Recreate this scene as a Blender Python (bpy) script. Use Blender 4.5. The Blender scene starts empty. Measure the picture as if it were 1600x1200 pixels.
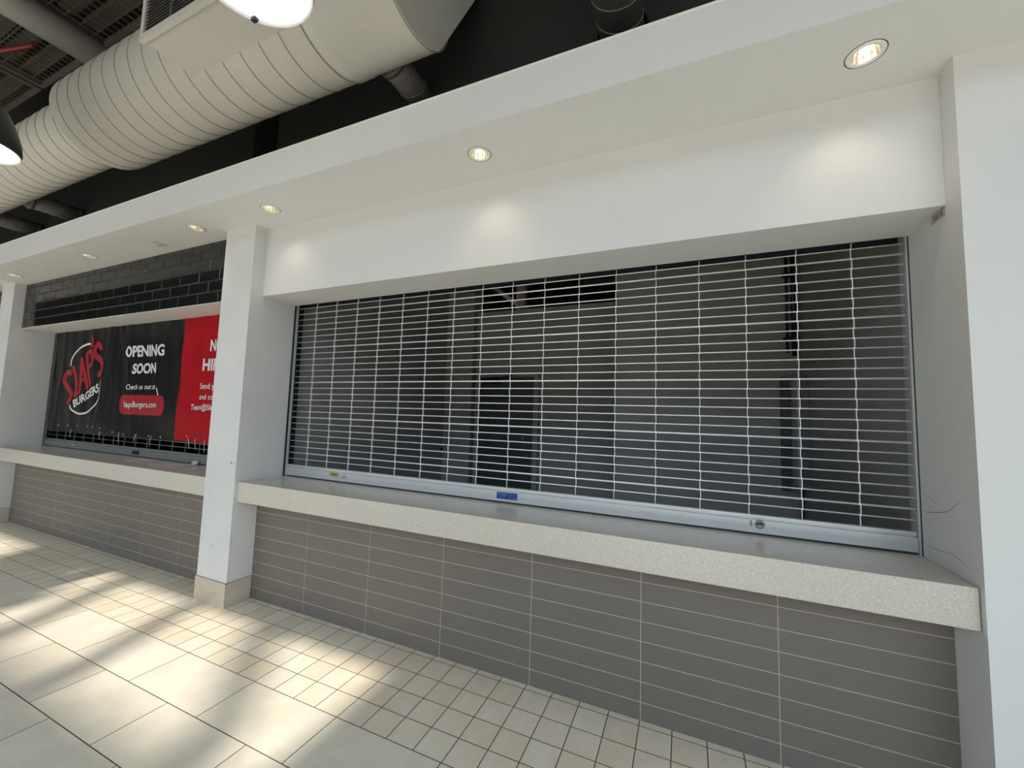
import bpy, bmesh, math, random
from mathutils import Vector, Matrix
random.seed(7)
sc = bpy.context.scene
PI = math.pi
# ------------------------------------------------------------------ camera
CX, CY, CZ = 3.1689, -2.0348, 1.5
YAW, PITCH, ROLL, F = -0.4077, 0.0788, 0.0304, 625.67
cam = bpy.data.cameras.new('camera'); camo = bpy.data.objects.new('camera', cam)
sc.collection.objects.link(camo); sc.camera = camo
cam.sensor_fit = 'HORIZONTAL'; cam.sensor_width = 36.0; cam.lens = 36.0 * F / 1600.0
cam.clip_start = 0.02; cam.clip_end = 200
fwd = Vector((math.sin(YAW)*math.cos(PITCH), math.cos(YAW)*math.cos(PITCH), math.sin(PITCH)))
rt = Vector((math.cos(YAW), -math.sin(YAW), 0)); up = rt.cross(fwd)
r2 = math.cos(ROLL)*rt + math.sin(ROLL)*up; u2 = -math.sin(ROLL)*rt + math.cos(ROLL)*up
M = Matrix((r2, u2, -fwd)).transposed().to_4x4(); M.translation = (CX, CY, CZ)
camo.matrix_world = M
# ------------------------------------------------------------------ view, world, sun
sc.view_settings.view_transform = 'Standard'; sc.view_settings.look = 'None'
sc.view_settings.gamma = 1; sc.view_settings.use_curve_mapping = False
sc.view_settings.exposure = -0.27
w = bpy.data.worlds.new('world'); sc.world = w; w.use_nodes = True
nt = w.node_tree; bg = nt.nodes['Background']
tc = nt.nodes.new('ShaderNodeTexCoord'); sx = nt.nodes.new('ShaderNodeSeparateXYZ')
cr = nt.nodes.new('ShaderNodeValToRGB')
nt.links.new(tc.outputs['Generated'], sx.inputs[0]); nt.links.new(sx.outputs['Z'], cr.inputs[0])
cr.color_ramp.elements[0].position = 0.0; cr.color_ramp.elements[0].color = (0.08, 0.075, 0.065, 1)
e_ = cr.color_ramp.elements.new(0.17); e_.color = (0.10, 0.115, 0.13, 1)
cr.color_ramp.elements[-1].position = 0.28; cr.color_ramp.elements[-1].color = (0.70, 0.86, 1.0, 1)
nt.links.new(cr.outputs[0], bg.inputs[0]); bg.inputs[1].default_value = 3.5
SUN_T = 0.70                                    # tangent of the sun's height
sd = bpy.data.lights.new('sun', 'SUN'); so = bpy.data.objects.new('sun', sd); sc.collection.objects.link(so)
sd.energy = 7.6; sd.angle = math.radians(0.6); sd.color = (1.0, 0.95, 0.86)
so.rotation_euler = Vector((0, -1, SUN_T)).to_track_quat('Z', 'Y').to_euler(); so.location = (0, -30, 21)
def portal(name, loc, rot, sxx, syy):
    l = bpy.data.lights.new(name, 'AREA'); l.shape = 'RECTANGLE'; l.size = sxx; l.size_y = syy
    l.cycles.is_portal = True
    o = bpy.data.objects.new(name, l); o.location = loc; o.rotation_euler = rot; sc.collection.objects.link(o)
portal('daylight_portal', (-2.0, -9.05, 3.2), (PI/2, 0, 0), 24, 6.4)
portal('daylight_portal', (-2.0, -7.2, 6.58), (0, 0, 0), 24, 3.7)
portal('daylight_portal', (10.0, -4.5, 2.9), (0, PI/2, 0), 5.6, 9.0)
# ------------------------------------------------------------------ helpers
def new_mat(name, col, rough=0.5, metal=0.0, spec=0.5, noise=0.0, nscale=8.0, bump=0.0, bscale=60.0, rnd=0.0,
            col2=None, emit=None, estr=0.0, coat=0.0, stretch=None):
    m = bpy.data.materials.new(name); m.use_nodes = True; n = m.node_tree; b = n.nodes['Principled BSDF']
    b.inputs['Base Color'].default_value = (*col, 1); b.inputs['Roughness'].default_value = rough
    b.inputs['Metallic'].default_value = metal; b.inputs['Specular IOR Level'].default_value = spec
    b.inputs['Coat Weight'].default_value = coat
    t = n.nodes.new('ShaderNodeTexCoord'); src = t.outputs['Object']
    if stretch:
        mp = n.nodes.new('ShaderNodeMapping'); mp.inputs['Scale'].default_value = stretch
        n.links.new(src, mp.inputs[0]); src = mp.outputs[0]
    if noise or rnd:
        c2 = col2 or tuple(c*0.8 for c in col)
        mix = n.nodes.new('ShaderNodeMix'); mix.data_type = 'RGBA'
        mix.inputs[6].default_value = (*col, 1); mix.inputs[7].default_value = (*c2, 1)
        nz = n.nodes.new('ShaderNodeTexNoise'); nz.inputs['Scale'].default_value = nscale; nz.inputs['Detail'].default_value = 6
        nz.inputs['Roughness'].default_value = 0.6
        n.links.new(src, nz.inputs['Vector'])
        mr = n.nodes.new('ShaderNodeMapRange'); mr.inputs[1].default_value = 0.35; mr.inputs[2].default_value = 0.65
        mr.inputs[3].default_value = 0.0; mr.inputs[4].default_value = noise
        n.links.new(nz.outputs['Fac'], mr.inputs[0]); fac = mr.outputs[0]
        if rnd:
            at = n.nodes.new('ShaderNodeAttribute'); at.attribute_name = 'rnd'
            # offset the noise per tile
            ad = n.nodes.new('ShaderNodeVectorMath'); ad.operation = 'MULTIPLY_ADD'
            ad.inputs[1].default_value = (37.0, 53.0, 71.0)
            n.links.new(at.outputs['Vector'], ad.inputs[0]); n.links.new(src, ad.inputs[2]); n.links.new(ad.outputs[0], nz.inputs['Vector'])
            ma = n.nodes.new('ShaderNodeMath'); ma.operation = 'MULTIPLY_ADD'; ma.inputs[1].default_value = rnd
            n.links.new(at.outputs['Fac'], ma.inputs[0]); n.links.new(fac, ma.inputs[2]); fac = ma.outputs[0]
        n.links.new(fac, mix.inputs[0]); n.links.new(mix.outputs[2], b.inputs['Base Color'])
    if bump:
        nb = n.nodes.new('ShaderNodeTexNoise'); nb.inputs['Scale'].default_value = bscale; nb.inputs['Detail'].default_value = 3
        n.links.new(src, nb.inputs['Vector'])
        bp = n.nodes.new('ShaderNodeBump'); bp.inputs['Strength'].default_value = bump; bp.inputs['Distance'].default_value = 0.004
        n.links.new(nb.outputs['Fac'], bp.inputs['Height']); n.links.new(bp.outputs[0], b.inputs['Normal'])
    if emit:
        b.inputs['Emission Color'].default_value = (*emit, 1); b.inputs['Emission Strength'].default_value = estr
    return m

class MB:
    def __init__(s): s.v = []; s.f = []; s.mi = []; s.sm = []; s.rn = []
    def face(s, idx, mi=0, sm=False, r=0.0): s.f.append(tuple(idx)); s.mi.append(mi); s.sm.append(sm); s.rn.append(r)
    def poly(s, pts, mi=0, r=0.0):
        n = len(s.v); s.v += [tuple(p) for p in pts]; s.face(range(n, n+len(pts)), mi, False, r); return s
    def box(s, x0, x1, y0, y1, z0, z1, mi=0, r=0.0):
        n = len(s.v)
        s.v += [(x, y, z) for z in (z0, z1) for y in (y0, y1) for x in (x0, x1)]
        for q in ((0,2,3,1),(4,5,7,6),(0,1,5,4),(2,6,7,3),(0,4,6,2),(1,3,7,5)): s.face([n+i for i in q], mi, False, r)
        return s
    def tube(s, pts, rad, seg=12, mi=0, cap=True, sm=True):
        pts = [Vector(p) for p in pts]; rads = rad if isinstance(rad, (list, tuple)) else [rad]*len(pts)
        n0 = len(s.v); prev = None
        for i, p in enumerate(pts):
            d = (pts[min(i+1, len(pts)-1)] - pts[max(i-1, 0)]).normalized()
            if prev is None:
                a = Vector((0,0,1)) if abs(d.z) < 0.9 else Vector((1,0,0)); u = d.cross(a).normalized()
            else: u = (prev - d*prev.dot(d)).normalized()
            prev = u; v = d.cross(u)
            for k in range(seg):
                t = 2*PI*k/seg; s.v.append(tuple(p + rads[i]*(math.cos(t)*u + math.sin(t)*v)))
        for i in range(len(pts)-1):
            for k in range(seg):
                a = n0+i*seg+k; b = n0+i*seg+(k+1) % seg
                s.face((a, b, b+seg, a+seg), mi, sm)
        if cap:
            s.face([n0+k for k in range(seg)][::-1], mi); m = n0+(len(pts)-1)*seg; s.face([m+k for k in range(seg)], mi)
        return s
    def lathe(s, prof, c, axis='Z', seg=32, mi=0, sm=True, close=False):
        n0 = len(s.v); c = Vector(c)
        for r, h in prof:
            for k in range(seg):
                t = 2*PI*k/seg; a, b = r*math.cos(t), r*math.sin(t)
                o = {'Z': (a, b, h), 'X': (h, a, b), 'Y': (b, h, a)}[axis]
                s.v.append(tuple(c + Vector(o)))
        L = len(prof)
        for i in range(L-1 if not close else L):
            for k in range(seg):
                a = n0+i*seg+k; b = n0+i*seg+(k+1) % seg; j = (i+1) % L
                s.face((a, b, n0+j*seg+(k+1) % seg, n0+j*seg+k), mi, sm)
        return s
    def build(s, name, mats, parent=None, bevel=0.0):
        me = bpy.data.meshes.new(name); me.from_pydata(s.v, [], s.f)
        if not isinstance(mats, (list, tuple)): mats = [mats]
        for m in mats: me.materials.append(m)
        me.polygons.foreach_set('material_index', s.mi); me.polygons.foreach_set('use_smooth', s.sm)
        if any(s.rn):
            a = me.attributes.new('rnd', 'FLOAT', 'FACE'); a.data.foreach_set('value', s.rn)
        me.update()
        bm = bmesh.new(); bm.from_mesh(me); bmesh.ops.recalc_face_normals(bm, faces=bm.faces)
        if bevel: bmesh.ops.bevel(bm, geom=bm.edges[:], offset=bevel, segments=2, affect='EDGES', profile=0.5)
        bm.to_mesh(me); bm.free()
        o = bpy.data.objects.new(name, me); sc.collection.objects.link(o)
        if parent: o.parent = parent; o.matrix_parent_inverse = parent.matrix_basis.inverted()
        return o
def tag(o, label, cat, group=None, kind=None):
    o['label'] = label; o['category'] = cat
    if group: o['group'] = group
    if kind: o['kind'] = kind
    return o
def thing(name, loc, label, cat, group=None):
    o = bpy.data.objects.new(name, None); o.empty_display_size = 0.1; o.location = loc; sc.collection.objects.link(o)
    return tag(o, label, cat, group)
def struct(o, label=None):
    o['kind'] = 'structure'
    if label: o['label'] = label
    return o
def copy_tree(o, dx, parent=None):
    c = o.copy(); sc.collection.objects.link(c)
    if parent: c.parent = parent
    else: c.location = o.location + Vector((dx, 0, 0))
    for ch in list(o.children): copy_tree(ch, dx, c)
    return c
# ------------------------------------------------------------------ materials
WHITE = new_mat('white_paint', (0.70, 0.70, 0.69), 0.62, noise=0.5, nscale=1.3, col2=(0.675, 0.675, 0.665), bump=0.12, bscale=110)
PILLARW = new_mat('scuffed_white_paint', (0.70, 0.70, 0.69), 0.6, noise=0.55, nscale=2.2, col2=(0.62, 0.615, 0.60), bump=0.15, bscale=90)
DARKW = new_mat('black_paint', (0.020, 0.020, 0.017), 0.75, noise=0.4, nscale=2, col2=(0.013, 0.013, 0.011))
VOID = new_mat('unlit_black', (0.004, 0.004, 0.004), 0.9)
FLOORB = new_mat('floor_large_tile', (0.80, 0.735, 0.61), 0.42, noise=0.8, nscale=5.5, rnd=0.25, col2=(0.70, 0.62, 0.49), bump=0.05, bscale=40)
FLOORS = new_mat('floor_small_tile', (0.80, 0.735, 0.61), 0.42, noise=0.6, nscale=9, rnd=0.6, col2=(0.72, 0.60, 0.45), bump=0.05, bscale=40, stretch=(1.6, 0.7, 1))
GROUTD = new_mat('dark_grout', (0.115, 0.09, 0.07), 0.9, noise=0.5, nscale=20)
WTILE = new_mat('taupe_wall_tile', (0.170, 0.146, 0.124), 0.5, noise=0.4, nscale=7, rnd=0.2, col2=(0.150, 0.129, 0.110), bump=0.05, bscale=60)
GROUTL = new_mat('light_grout', (0.52, 0.475, 0.42), 0.9)
BRICK = new_mat('black_glazed_brick', (0.006, 0.006, 0.006), 0.10, spec=0.5, noise=0.4, nscale=5, rnd=0.3, col2=(0.012, 0.012, 0.012), bump=0.05, bscale=12)
GROUTK = new_mat('brick_grout', (0.035, 0.035, 0.035), 0.8)
BASET = new_mat('beige_base_tile', (0.60, 0.53, 0.42), 0.4, noise=0.8, nscale=6, col2=(0.50, 0.42, 0.31), stretch=(1, 1, 4))
CAULK = new_mat('grey_caulk', (0.30, 0.31, 0.31), 0.7)
ALU = new_mat('brushed_aluminium', (0.62, 0.635, 0.645), 0.36, metal=0.45, noise=0.4, nscale=3, col2=(0.56, 0.575, 0.59), stretch=(0.3, 1, 12))
ALUB = new_mat('satin_aluminium_rod', (0.86, 0.87, 0.88), 0.35, metal=0.3)
ALUD = new_mat('dull_aluminium', (0.30, 0.31, 0.30), 0.45, metal=0.6, noise=0.4, nscale=4)
ANOD = new_mat('dark_blue_black_channel', (0.012, 0.018, 0.026), 0.5, spec=0.25)
RUBBER = new_mat('rubber', (0.03, 0.033, 0.035), 0.7)
DUCT = new_mat('beige_painted_duct', (0.56, 0.54, 0.485), 0.5, noise=0.5, nscale=2.2, col2=(0.49, 0.47, 0.415), bump=0.06, bscale=20)
SEAM = new_mat('duct_seam_shade', (0.27, 0.25, 0.21), 0.7)  # darker colour stands in for the shadow line along the duct seams
DUCTD = new_mat('dark_grey_duct', (0.17, 0.165, 0.15), 0.55, noise=0.5, nscale=3)
MESHM = new_mat('taupe_mesh_metal', (0.11, 0.10, 0.085), 0.6)
RIBM = new_mat('brown_deck_rib', (0.085, 0.075, 0.062), 0.7)
DECK = new_mat('dark_roof_deck', (0.030, 0.027, 0.022), 0.8, noise=0.6, nscale=4)
SHADEB = new_mat('black_lamp_shade', (0.016, 0.017, 0.017), 0.35)
SHADEW = new_mat('white_lamp_inside', (0.85, 0.86, 0.88), 0.4)
DIFF = new_mat('lit_lamp_diffuser', (0.9, 0.9, 0.9), 0.5, emit=(0.92, 0.96, 1.0), estr=1.35)
BULB = new_mat('lit_halogen_bulb', (1, 0.9, 0.7), 0.5, emit=(1.0, 0.86, 0.62), estr=16)
REFL = new_mat('warm_reflector', (0.92, 0.88, 0.80), 0.22, metal=1.0)
TRIM = new_mat('white_trim_ring', (0.82, 0.80, 0.76), 0.4)
INT = new_mat('interior_grey_wall', (0.30, 0.295, 0.28), 0.7, noise=0.4, nscale=2)
INTB = new_mat('interior_beige', (0.40, 0.34, 0.28), 0.7)
DOORM = new_mat('dark_green_door', (0.045, 0.055, 0.052), 0.45)
STEEL = new_mat('steel', (0.5, 0.5, 0.5), 0.3, metal=0.9)
BLACKP = new_mat('black_plastic', (0.010, 0.010, 0.010), 0.5)
BLUE = new_mat('blue_label', (0.008, 0.055, 0.26), 0.4)
YEL = new_mat('yellow_label', (0.48, 0.42, 0.08), 0.5)
YELD = new_mat('olive_print', (0.10, 0.10, 0.02), 0.6)
WINK = new_mat('white_print', (0.72, 0.73, 0.72), 0.5)
LBLUE = new_mat('pale_blue_print', (0.12, 0.22, 0.45), 0.5)
VINK = new_mat('black_print', (0.012, 0.012, 0.012), 0.5)
BVIN = new_mat('black_banner_vinyl', (0.006, 0.006, 0.0065), 0.36, spec=0.2, noise=0.5, nscale=3, col2=(0.009, 0.0085, 0.008))
RVIN = new_mat('red_banner_vinyl', (0.39, 0.005, 0.012), 0.42, spec=0.1)
RLOGO = new_mat('red_logo_ink', (0.36, 0.016, 0.025), 0.40, spec=0.2)
PAPER = new_mat('pinkish_paper', (0.55, 0.47, 0.47), 0.6)
PAPERW = new_mat('white_paper', (0.75, 0.76, 0.76), 0.6)
PLATE = new_mat('grey_plate', (0.58, 0.56, 0.52), 0.5)
SIGNM = new_mat('pale_sign_panel', (0.55, 0.56, 0.54), 0.5)
REDP = new_mat('red_pipe', (0.25, 0.02, 0.02), 0.5)
SCUFF = new_mat('dark_scuff', (0.25, 0.24, 0.23), 0.9)
SCUFFL = new_mat('faint_scuff', (0.52, 0.50, 0.48), 0.9)
# speckled quartz
QZ = bpy.data.materials.new('speckled_quartz'); QZ.use_nodes = True
n = QZ.node_tree; b = n.nodes['Principled BSDF']; b.inputs['Roughness'].default_value = 0.24
t = n.nodes.new('ShaderNodeTexCoord'); vz = n.nodes.new('ShaderNodeTexVoronoi'); vz.inputs['Scale'].default_value = 230
n.links.new(t.outputs['Object'], vz.inputs['Vector'])
r_ = n.nodes.new('ShaderNodeValToRGB'); n.links.new(vz.outputs['Color'], r_.inputs[0])
els = r_.color_ramp.elements; els[0].position = 0.0; els[0].color = (0.44, 0.40, 0.34, 1); els[1].position = 1.0; els[1].color = (0.72, 0.67, 0.59, 1)
e = els.new(0.22); e.color = (0.52, 0.475, 0.41, 1); e = els.new(0.7); e.color = (0.59, 0.545, 0.475, 1)
n.links.new(r_.outputs[0], b.inputs['Base Color'])

# ------------------------------------------------------------------ key dimensions
L = 4.152; PW = 0.365; ZS = 2.973; ZBT = 3.204; ZF = 2.41; ZC = 0.927; ZCB = 0.776
YF = 0.097; YSH = 0.398; YC = 0.024; YT = 0.193; YB = -0.346; XB = -0.365; XB0 = -4.538; DEP = 0.475
XR = 9.8; XL = -14.0
# ------------------------------------------------------------------ floor
fl = MB(); fl.box(XL, XR, -9.3, 3.2, -0.12, -0.003, 1)
G = 0.0022
def slab(mb, x0, x1, y0, y1, mi, r):
    mb.poly([(x0+G, y0+G, 0), (x1-G, y0+G, 0), (x1-G, y1-G, 0), (x0+G, y1-G, 0)], mi, r)
    a = [(x0+G, y0+G), (x1-G, y0+G), (x1-G, y1-G), (x0+G, y1-G)]
    for i in range(4):
        p, q = a[i], a[(i+1) % 4]; mb.poly([(p[0], p[1], -0.003), (q[0], q[1], -0.003), (q[0], q[1], 0), (p[0], p[1], 0)], 1, r)
ys = [-0.4385, -0.2922, -0.146, 0.003, 0.155, 0.33]
for j in range(5):
    k0 = int((XL-0.992)/0.1512)
    x = 0.992 + k0*0.1512
    while x < XR - 0.16:
        slab(fl, x, x+0.1512, ys[j], ys[j+1], 2, random.random()); x += 0.1512
y1 = -0.4385; row = 0
while y1 > -9.0:
    y0 = y1 - 0.2925; x = (0.389 if row % 2 == 0 else 0.160) - 0.6035*23
    while x < XR - 0.6:
        slab(fl, x, x+0.6035, y0, y1, 0, random.random()); x += 0.6035
    y1 = y0; row += 1
struct(fl.build('floor', [FLOORB, GROUTD, FLOORS]), 'beige tiled floor with a border of small square tiles')
# ------------------------------------------------------------------ pillars and white walls
def pillar(x0, x1, label, nm='pillar'):
    t = thing(nm, ((x0+x1)/2, DEP/2, 0), label, 'pillar')
    MB().box(x0, x1, 0, DEP, 0.0, ZS).build('shaft', PILLARW, t)
    g = 0.006; s = 0.0015
    bt = MB()
    bt.box(x0-g, x1+g-s-0.004, -g, -0.0005, 0.002, 0.170); bt.box(x0-g, x0-0.0005, 0.004, YT-0.004, 0.002, 0.170)
    bt.box(x1+0.0005, x1+g, -g+0.002, YT-0.004, 0.002, 0.170)
    bt.build('base_tile', BASET, t)
    ck = MB(); ck.box(x0-g, x1+g, -g, -0.0003, 0.170, 0.176); ck.box(x1+0.0003, x1+g, -g, YT-0.004, 0.170, 0.176)
    ck.box(x1+g-0.0055, x1+g-0.0005, -g-0.0003, -g+0.003, 0.002, 0.170)
    ck.build('caulk_line', CAULK, t)
    return t
P1 = pillar(-PW, 0, 'white pillar with beige tiled foot between the black banner shopfront and the big grille')
P0 = pillar(XB0-PW, XB0, 'scuffed white pillar at the left picture edge, left of the black banner')
wr = struct(MB().box(L, 7.6, 0, DEP, 0, ZS).build('wall_right', WHITE), 'bare white wall right of the big roller grille')
bt = MB().box(L+0.004, 7.6, -0.006, -0.0005, 0.002, 0.17).build('baseboard_right', BASET); struct(bt)
# scuffs on the reveals and pillars
def strip(mb, pts, wd, plane, c, off):
    """thin stroke on a plane: plane 'x' -> pts are (y,z); plane 'y' -> pts are (x,z)"""
    P = [Vector((a, b)) for a, b in pts]; Lp = []; Rp = []
    for i, p in enumerate(P):
        d = (P[min(i+1, len(P)-1)] - P[max(i-1, 0)])
        d = d.normalized() if d.length > 1e-9 else Vector((1, 0)); nn = Vector((-d.y, d.x)) * wd/2
        Lp.append(p+nn); Rp.append(p-nn)
    def mk(q): return (c+off, q.x, q.y) if plane == 'x' else (q.x, c+off, q.y)
    for i in range(len(P)-1): mb.poly([mk(Lp[i]), mk(Lp[i+1]), mk(Rp[i+1]), mk(Rp[i])])
    return mb
s1 = MB()
strip(s1, [(0.373, 1.128), (0.30, 1.140), (0.20, 1.163), (0.165, 1.185), (0.123, 1.215)], 0.0028, 'x', L, -0.0006)
strip(s1, [(0.361, 0.985), (0.27, 0.99), (0.18, 1.003), (0.12, 0.988), (0.079, 0.975)], 0.0022, 'x', L, -0.0006)
strip(s1, [(0.34, 1.20), (0.30, 1.19), (0.27, 1.18)], 0.002, 'x', L, -0.0006)
o = s1.build('scuff_mark', SCUFF, wr)
s2 = MB()
for a, b_, c_ in ((-4.62, 1.45, 0.07), (-4.70, 1.30, 0.05), (-4.60, 1.62, 0.04)): strip(s2, [(a, b_), (a+c_, b_+0.01)], 0.014, 'y', 0, -0.0006)
s2.build('scuff_mark', SCUFFL, P0)
s3 = MB()
for a, b_, c_ in ((-0.07, 1.07, 0.02), (-0.03, 1.065, 0.012), (-0.22, 0.42, 0.012)): strip(s3, [(a, b_), (a+c_, b_+0.002)], 0.012, 'y', 0, -0.0006)
s3.build('scuff_mark', SCUFF, P1)
# ------------------------------------------------------------------ bulkhead with recessed-light holes
LX = [-5.82, -4.085, -2.33, -0.55, 0.357, 2.105, 3.835, 5.58]; LY = -0.135; HR = 0.050
bk = MB()
xs = XL
for lx in LX:
    a0, a1 = lx-0.1, lx+0.1
    bk.poly([(xs, YB, ZS), (a0, YB, ZS), (a0, YF+0.3, ZS), (xs, YF+0.3, ZS)])
    bk.poly([(a0, YB, ZS), (a1, YB, ZS), (a1, LY-0.1, ZS), (a0, LY-0.1, ZS)])
    bk.poly([(a0, LY+0.1, ZS), (a1, LY+0.1, ZS), (a1, YF+0.3, ZS), (a0, YF+0.3, ZS)])
    N = 24
    for k in range(N):
        def sq(t):
            c, s = math.cos(t), math.sin(t); m = max(abs(c), abs(s)); return (lx+0.1*c/m, LY+0.1*s/m, ZS)
        def ci(t): return (lx+HR*math.cos(t), LY+HR*math.sin(t), ZS)
        t0, t1 = 2*PI*k/N, 2*PI*(k+1)/N
        bk.poly([sq(t0), sq(t1), ci(t1), ci(t0)])
    xs = a1
bk.poly([(xs, YB, ZS), (XR, YB, ZS), (XR, YF+0.3, ZS), (xs, YF+0.3, ZS)])
bk.poly([(XL, YB, ZS), (XR, YB, ZS), (XR, YB, ZBT), (XL, YB, ZBT)])
bk.poly([(XL, YB, ZBT), (XR, YB, ZBT), (XR, YF+0.3, ZBT), (XL, YF+0.3, ZBT)])
struct(bk.build('ceiling_bulkhead', WHITE), 'long white bulkhead over the shopfronts')
struct(MB().box(XL, XR, YB-0.003, YB+0.02, ZBT-0.004, ZBT+0.004).build('trim_1', TRIM))
st = MB()
for (a, c_, ra, rb) in ((-1.25, -0.03, 0.075, 0.035), (-1.24, -0.09, 0.04, 0.018)):
    m0 = len(st.v)
    for k in range(20):
        t = 2*PI*k/20; rr = 1+0.15*math.sin(3*t+a)
        st.v.append((a+ra*rr*math.cos(t), c_+rb*rr*math.sin(t), ZS-0.0006))
    st.face(range(m0, m0+20))
struct(st.build('ceiling_stain', SCUFFL))
# ------------------------------------------------------------------ upper dark wall, roof deck, hall shell
uw = MB(); YW = 0.10
# left of slot, right of slot with a round hole for a duct
uw.box(XL, -0.235, YW, YW+0.1, ZBT-0.03, 5.88); 
uw.box(-0.235, -0.225, YW, 0.7, ZBT-0.03, 5.88); uw.box(0.03, 0.04, YW, 0.7, ZBT-0.03, 5.88); uw.box(-0.235, 0.04, 0.7, 0.75, ZBT-0.03, 5.88, 1)
uw.box(-0.43, -0.24, YW-0.02, YW-0.001, ZBT+0.01, 5.88)
uw.box(0.04, 2.60, YW, YW+0.1, ZBT-0.03, 5.88); uw.box(3.11, XR, YW, YW+0.1, ZBT-0.03, 5.88)
HC = (2.855, 3.665); HRR = 0.140
uw.box(2.60, 3.11, YW, YW+0.1, 3.92, 5.88); uw.box(2.60, 3.11, YW, YW+0.1, ZBT-0.03, 3.41)
for k in range(32):
    def sq(t):
        c, s = math.cos(t), math.sin(t); m = max(abs(c), abs(s)); return (HC[0]+0.255*c/m, YW, HC[1]+0.255*s/m)
    def ci(t, y=YW): return (HC[0]+HRR*math.cos(t), y, HC[1]+HRR*math.sin(t))
    t0, t1 = 2*PI*k/32, 2*PI*(k+1)/32
    uw.poly([sq(t0), sq(t1), ci(t1), ci(t0)]); uw.poly([ci(t0), ci(t1), ci(t1, YW+0.1), ci(t0, YW+0.1)], 1)
struct(uw.build('wall_upper', [DARKW, VOID]), 'black upper wall behind the ducts')
struct(MB().box(XL, XR, -5.2, 6.2, 5.88, 6.0).box(XL, XR, -5.3, -5.2, 5.88, 6.7).build('ceiling', DECK), 'dark roof deck')
struct(MB().box(XL-0.2, XL, -9.3, 6.0, 0, 9.6).build('wall_left', DARKW))
# far glazed front of the hall behind the viewer: roof edge and posts
ff = MB(); YO = -18.0
ff.box(XL, XR, -9.15, -9.0, 6.36, 9.6)
for x in (-11.6, -8.6, -5.6, 7.4): ff.box(x-0.05, x+0.05, -9.15, -9.05, 0, 6.36)
struct(ff.build('wall_front', WHITE), 'glazed front of the hall')
ff = MB()       # unseen blocker bars added outside, shaped to cut the sun that reaches the floor
ff.box(XL-4, 7.5, YO-0.1, YO+0.1, (YO*-1-2.0)*SUN_T, (YO*-1-0.99)*SUN_T)
ff.box(1.57, 7.5, YO-0.1, YO+0.1, (YO*-1-0.99)*SUN_T, (YO*-1+0.5)*SUN_T)
for x in (-16, -8, 0.0, 7.2): ff.box(x-0.1, x+0.1, YO-0.1, YO+0.1, 0, (YO*-1-2.0)*SUN_T)
def shadow_bar(x0, Y0, x1, Y1, wd):
    """brace added unseen outside so its sun shadow runs on the floor from (x0,Y0) to (x1,Y1)"""
    a = Vector((x0, YO, (Y0-YO)*SUN_T)); c = Vector((x1, YO, (Y1-YO)*SUN_T)); d = (c-a).normalized()
    nn = Vector((-d.z, 0, d.x))*wd/2; yo = Vector((0, 0.05, 0))
    q = [a+nn, c+nn, c-nn, a-nn]
    n0 = len(ff.v); ff.v += [tuple(p-yo) for p in q] + [tuple(p+yo) for p in q]
    for f in ((0,1,2,3),(7,6,5,4),(0,4,5,1),(1,5,6,2),(2,6,7,3),(3,7,4,0)): ff.face([n0+i for i in f])
shadow_bar(-1.36, 0.14, -0.80, -0.92, 0.13)
shadow_bar(-0.36, 0.14, 0.14, -1.10, 0.14)
shadow_bar(0.36, 0.10, 1.30, -0.86, 0.13)
shadow_bar(-2.76, 0.10, -1.42, -0.98, 0.66)
shadow_bar(-3.3, 0.20, -2.2, -0.60, 0.10)
shadow_bar(-4.6, 0.10, -3.4, -1.0, 0.16)
shadow_bar(-5.6, 0.10, -4.8, -1.0, 0.2)
struct(ff.build('sun_blocker_outside', DARKW), 'unseen outdoor bars added to shape the sun on the floor')
struct(MB().box(XR, XR+0.1, -9.3, 6.2, 0, 1.3).build('wall_side_right', WHITE))
# ------------------------------------------------------------------ bays
def tiled_wall(x0, x1, jx, t):
    m = MB(); m.box(x0+0.001, x1-0.001, YT+0.002, YT+0.14, 0.0, ZCB-0.002, 1)
    g = 0.0018; zs = [0.0] + [0.087+0.0972*k for k in range(7)] + [ZCB-0.002]
    js = [x0+0.001]; x = jx
    while x > x0: x -= 0.5945
    x += 0.5945
    while x < x1-0.005: js.append(x); x += 0.5945
    js.append(x1-0.001)
    for i in range(len(js)-1):
        for k in range(len(zs)-1):
            a, b_ = js[i]+(g if i else 0), js[i+1]-g; c, d = zs[k]+(g if k else 0), zs[k+1]-g
            r = 0.02+random.random()*0.98
            m.poly([(a, YT, c), (b_, YT, c), (b_, YT, d), (a, YT, d)], 0, r)
            for p, q in (((a, c), (b_, c)), ((b_, c), (b_, d)), ((b_, d), (a, d)), ((a, d), (a, c))):
                m.poly([(p[0], YT, p[1]), (q[0], YT, q[1]), (q[0], YT+0.0022, q[1]), (p[0], YT+0.0022, p[1])], 1, r)
    return m.build('tiled_front', [WTILE, GROUTL], t)
def counter(x0, x1, jx, label):
    t = thing('service_counter', ((x0+x1)/2, YT, 0), label, 'counter', None)
    MB().box(x0+0.0015, x1-0.004, YC, 0.60, ZCB, ZC).build('counter_top', QZ, t, bevel=0.0025)
    tiled_wall(x0, x1, jx, t)
    return t
counter(0, L, 2.961, 'long speckled beige counter on taupe tiles below the open big grille')
counter(XB0, XB, -1.0, 'speckled counter on taupe tiles below the black banner')
counter(XB0-PW-4.17, XB0-PW, -1.0-4.755, 'counter in the farthest left bay, beyond the scuffed pillar')

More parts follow.
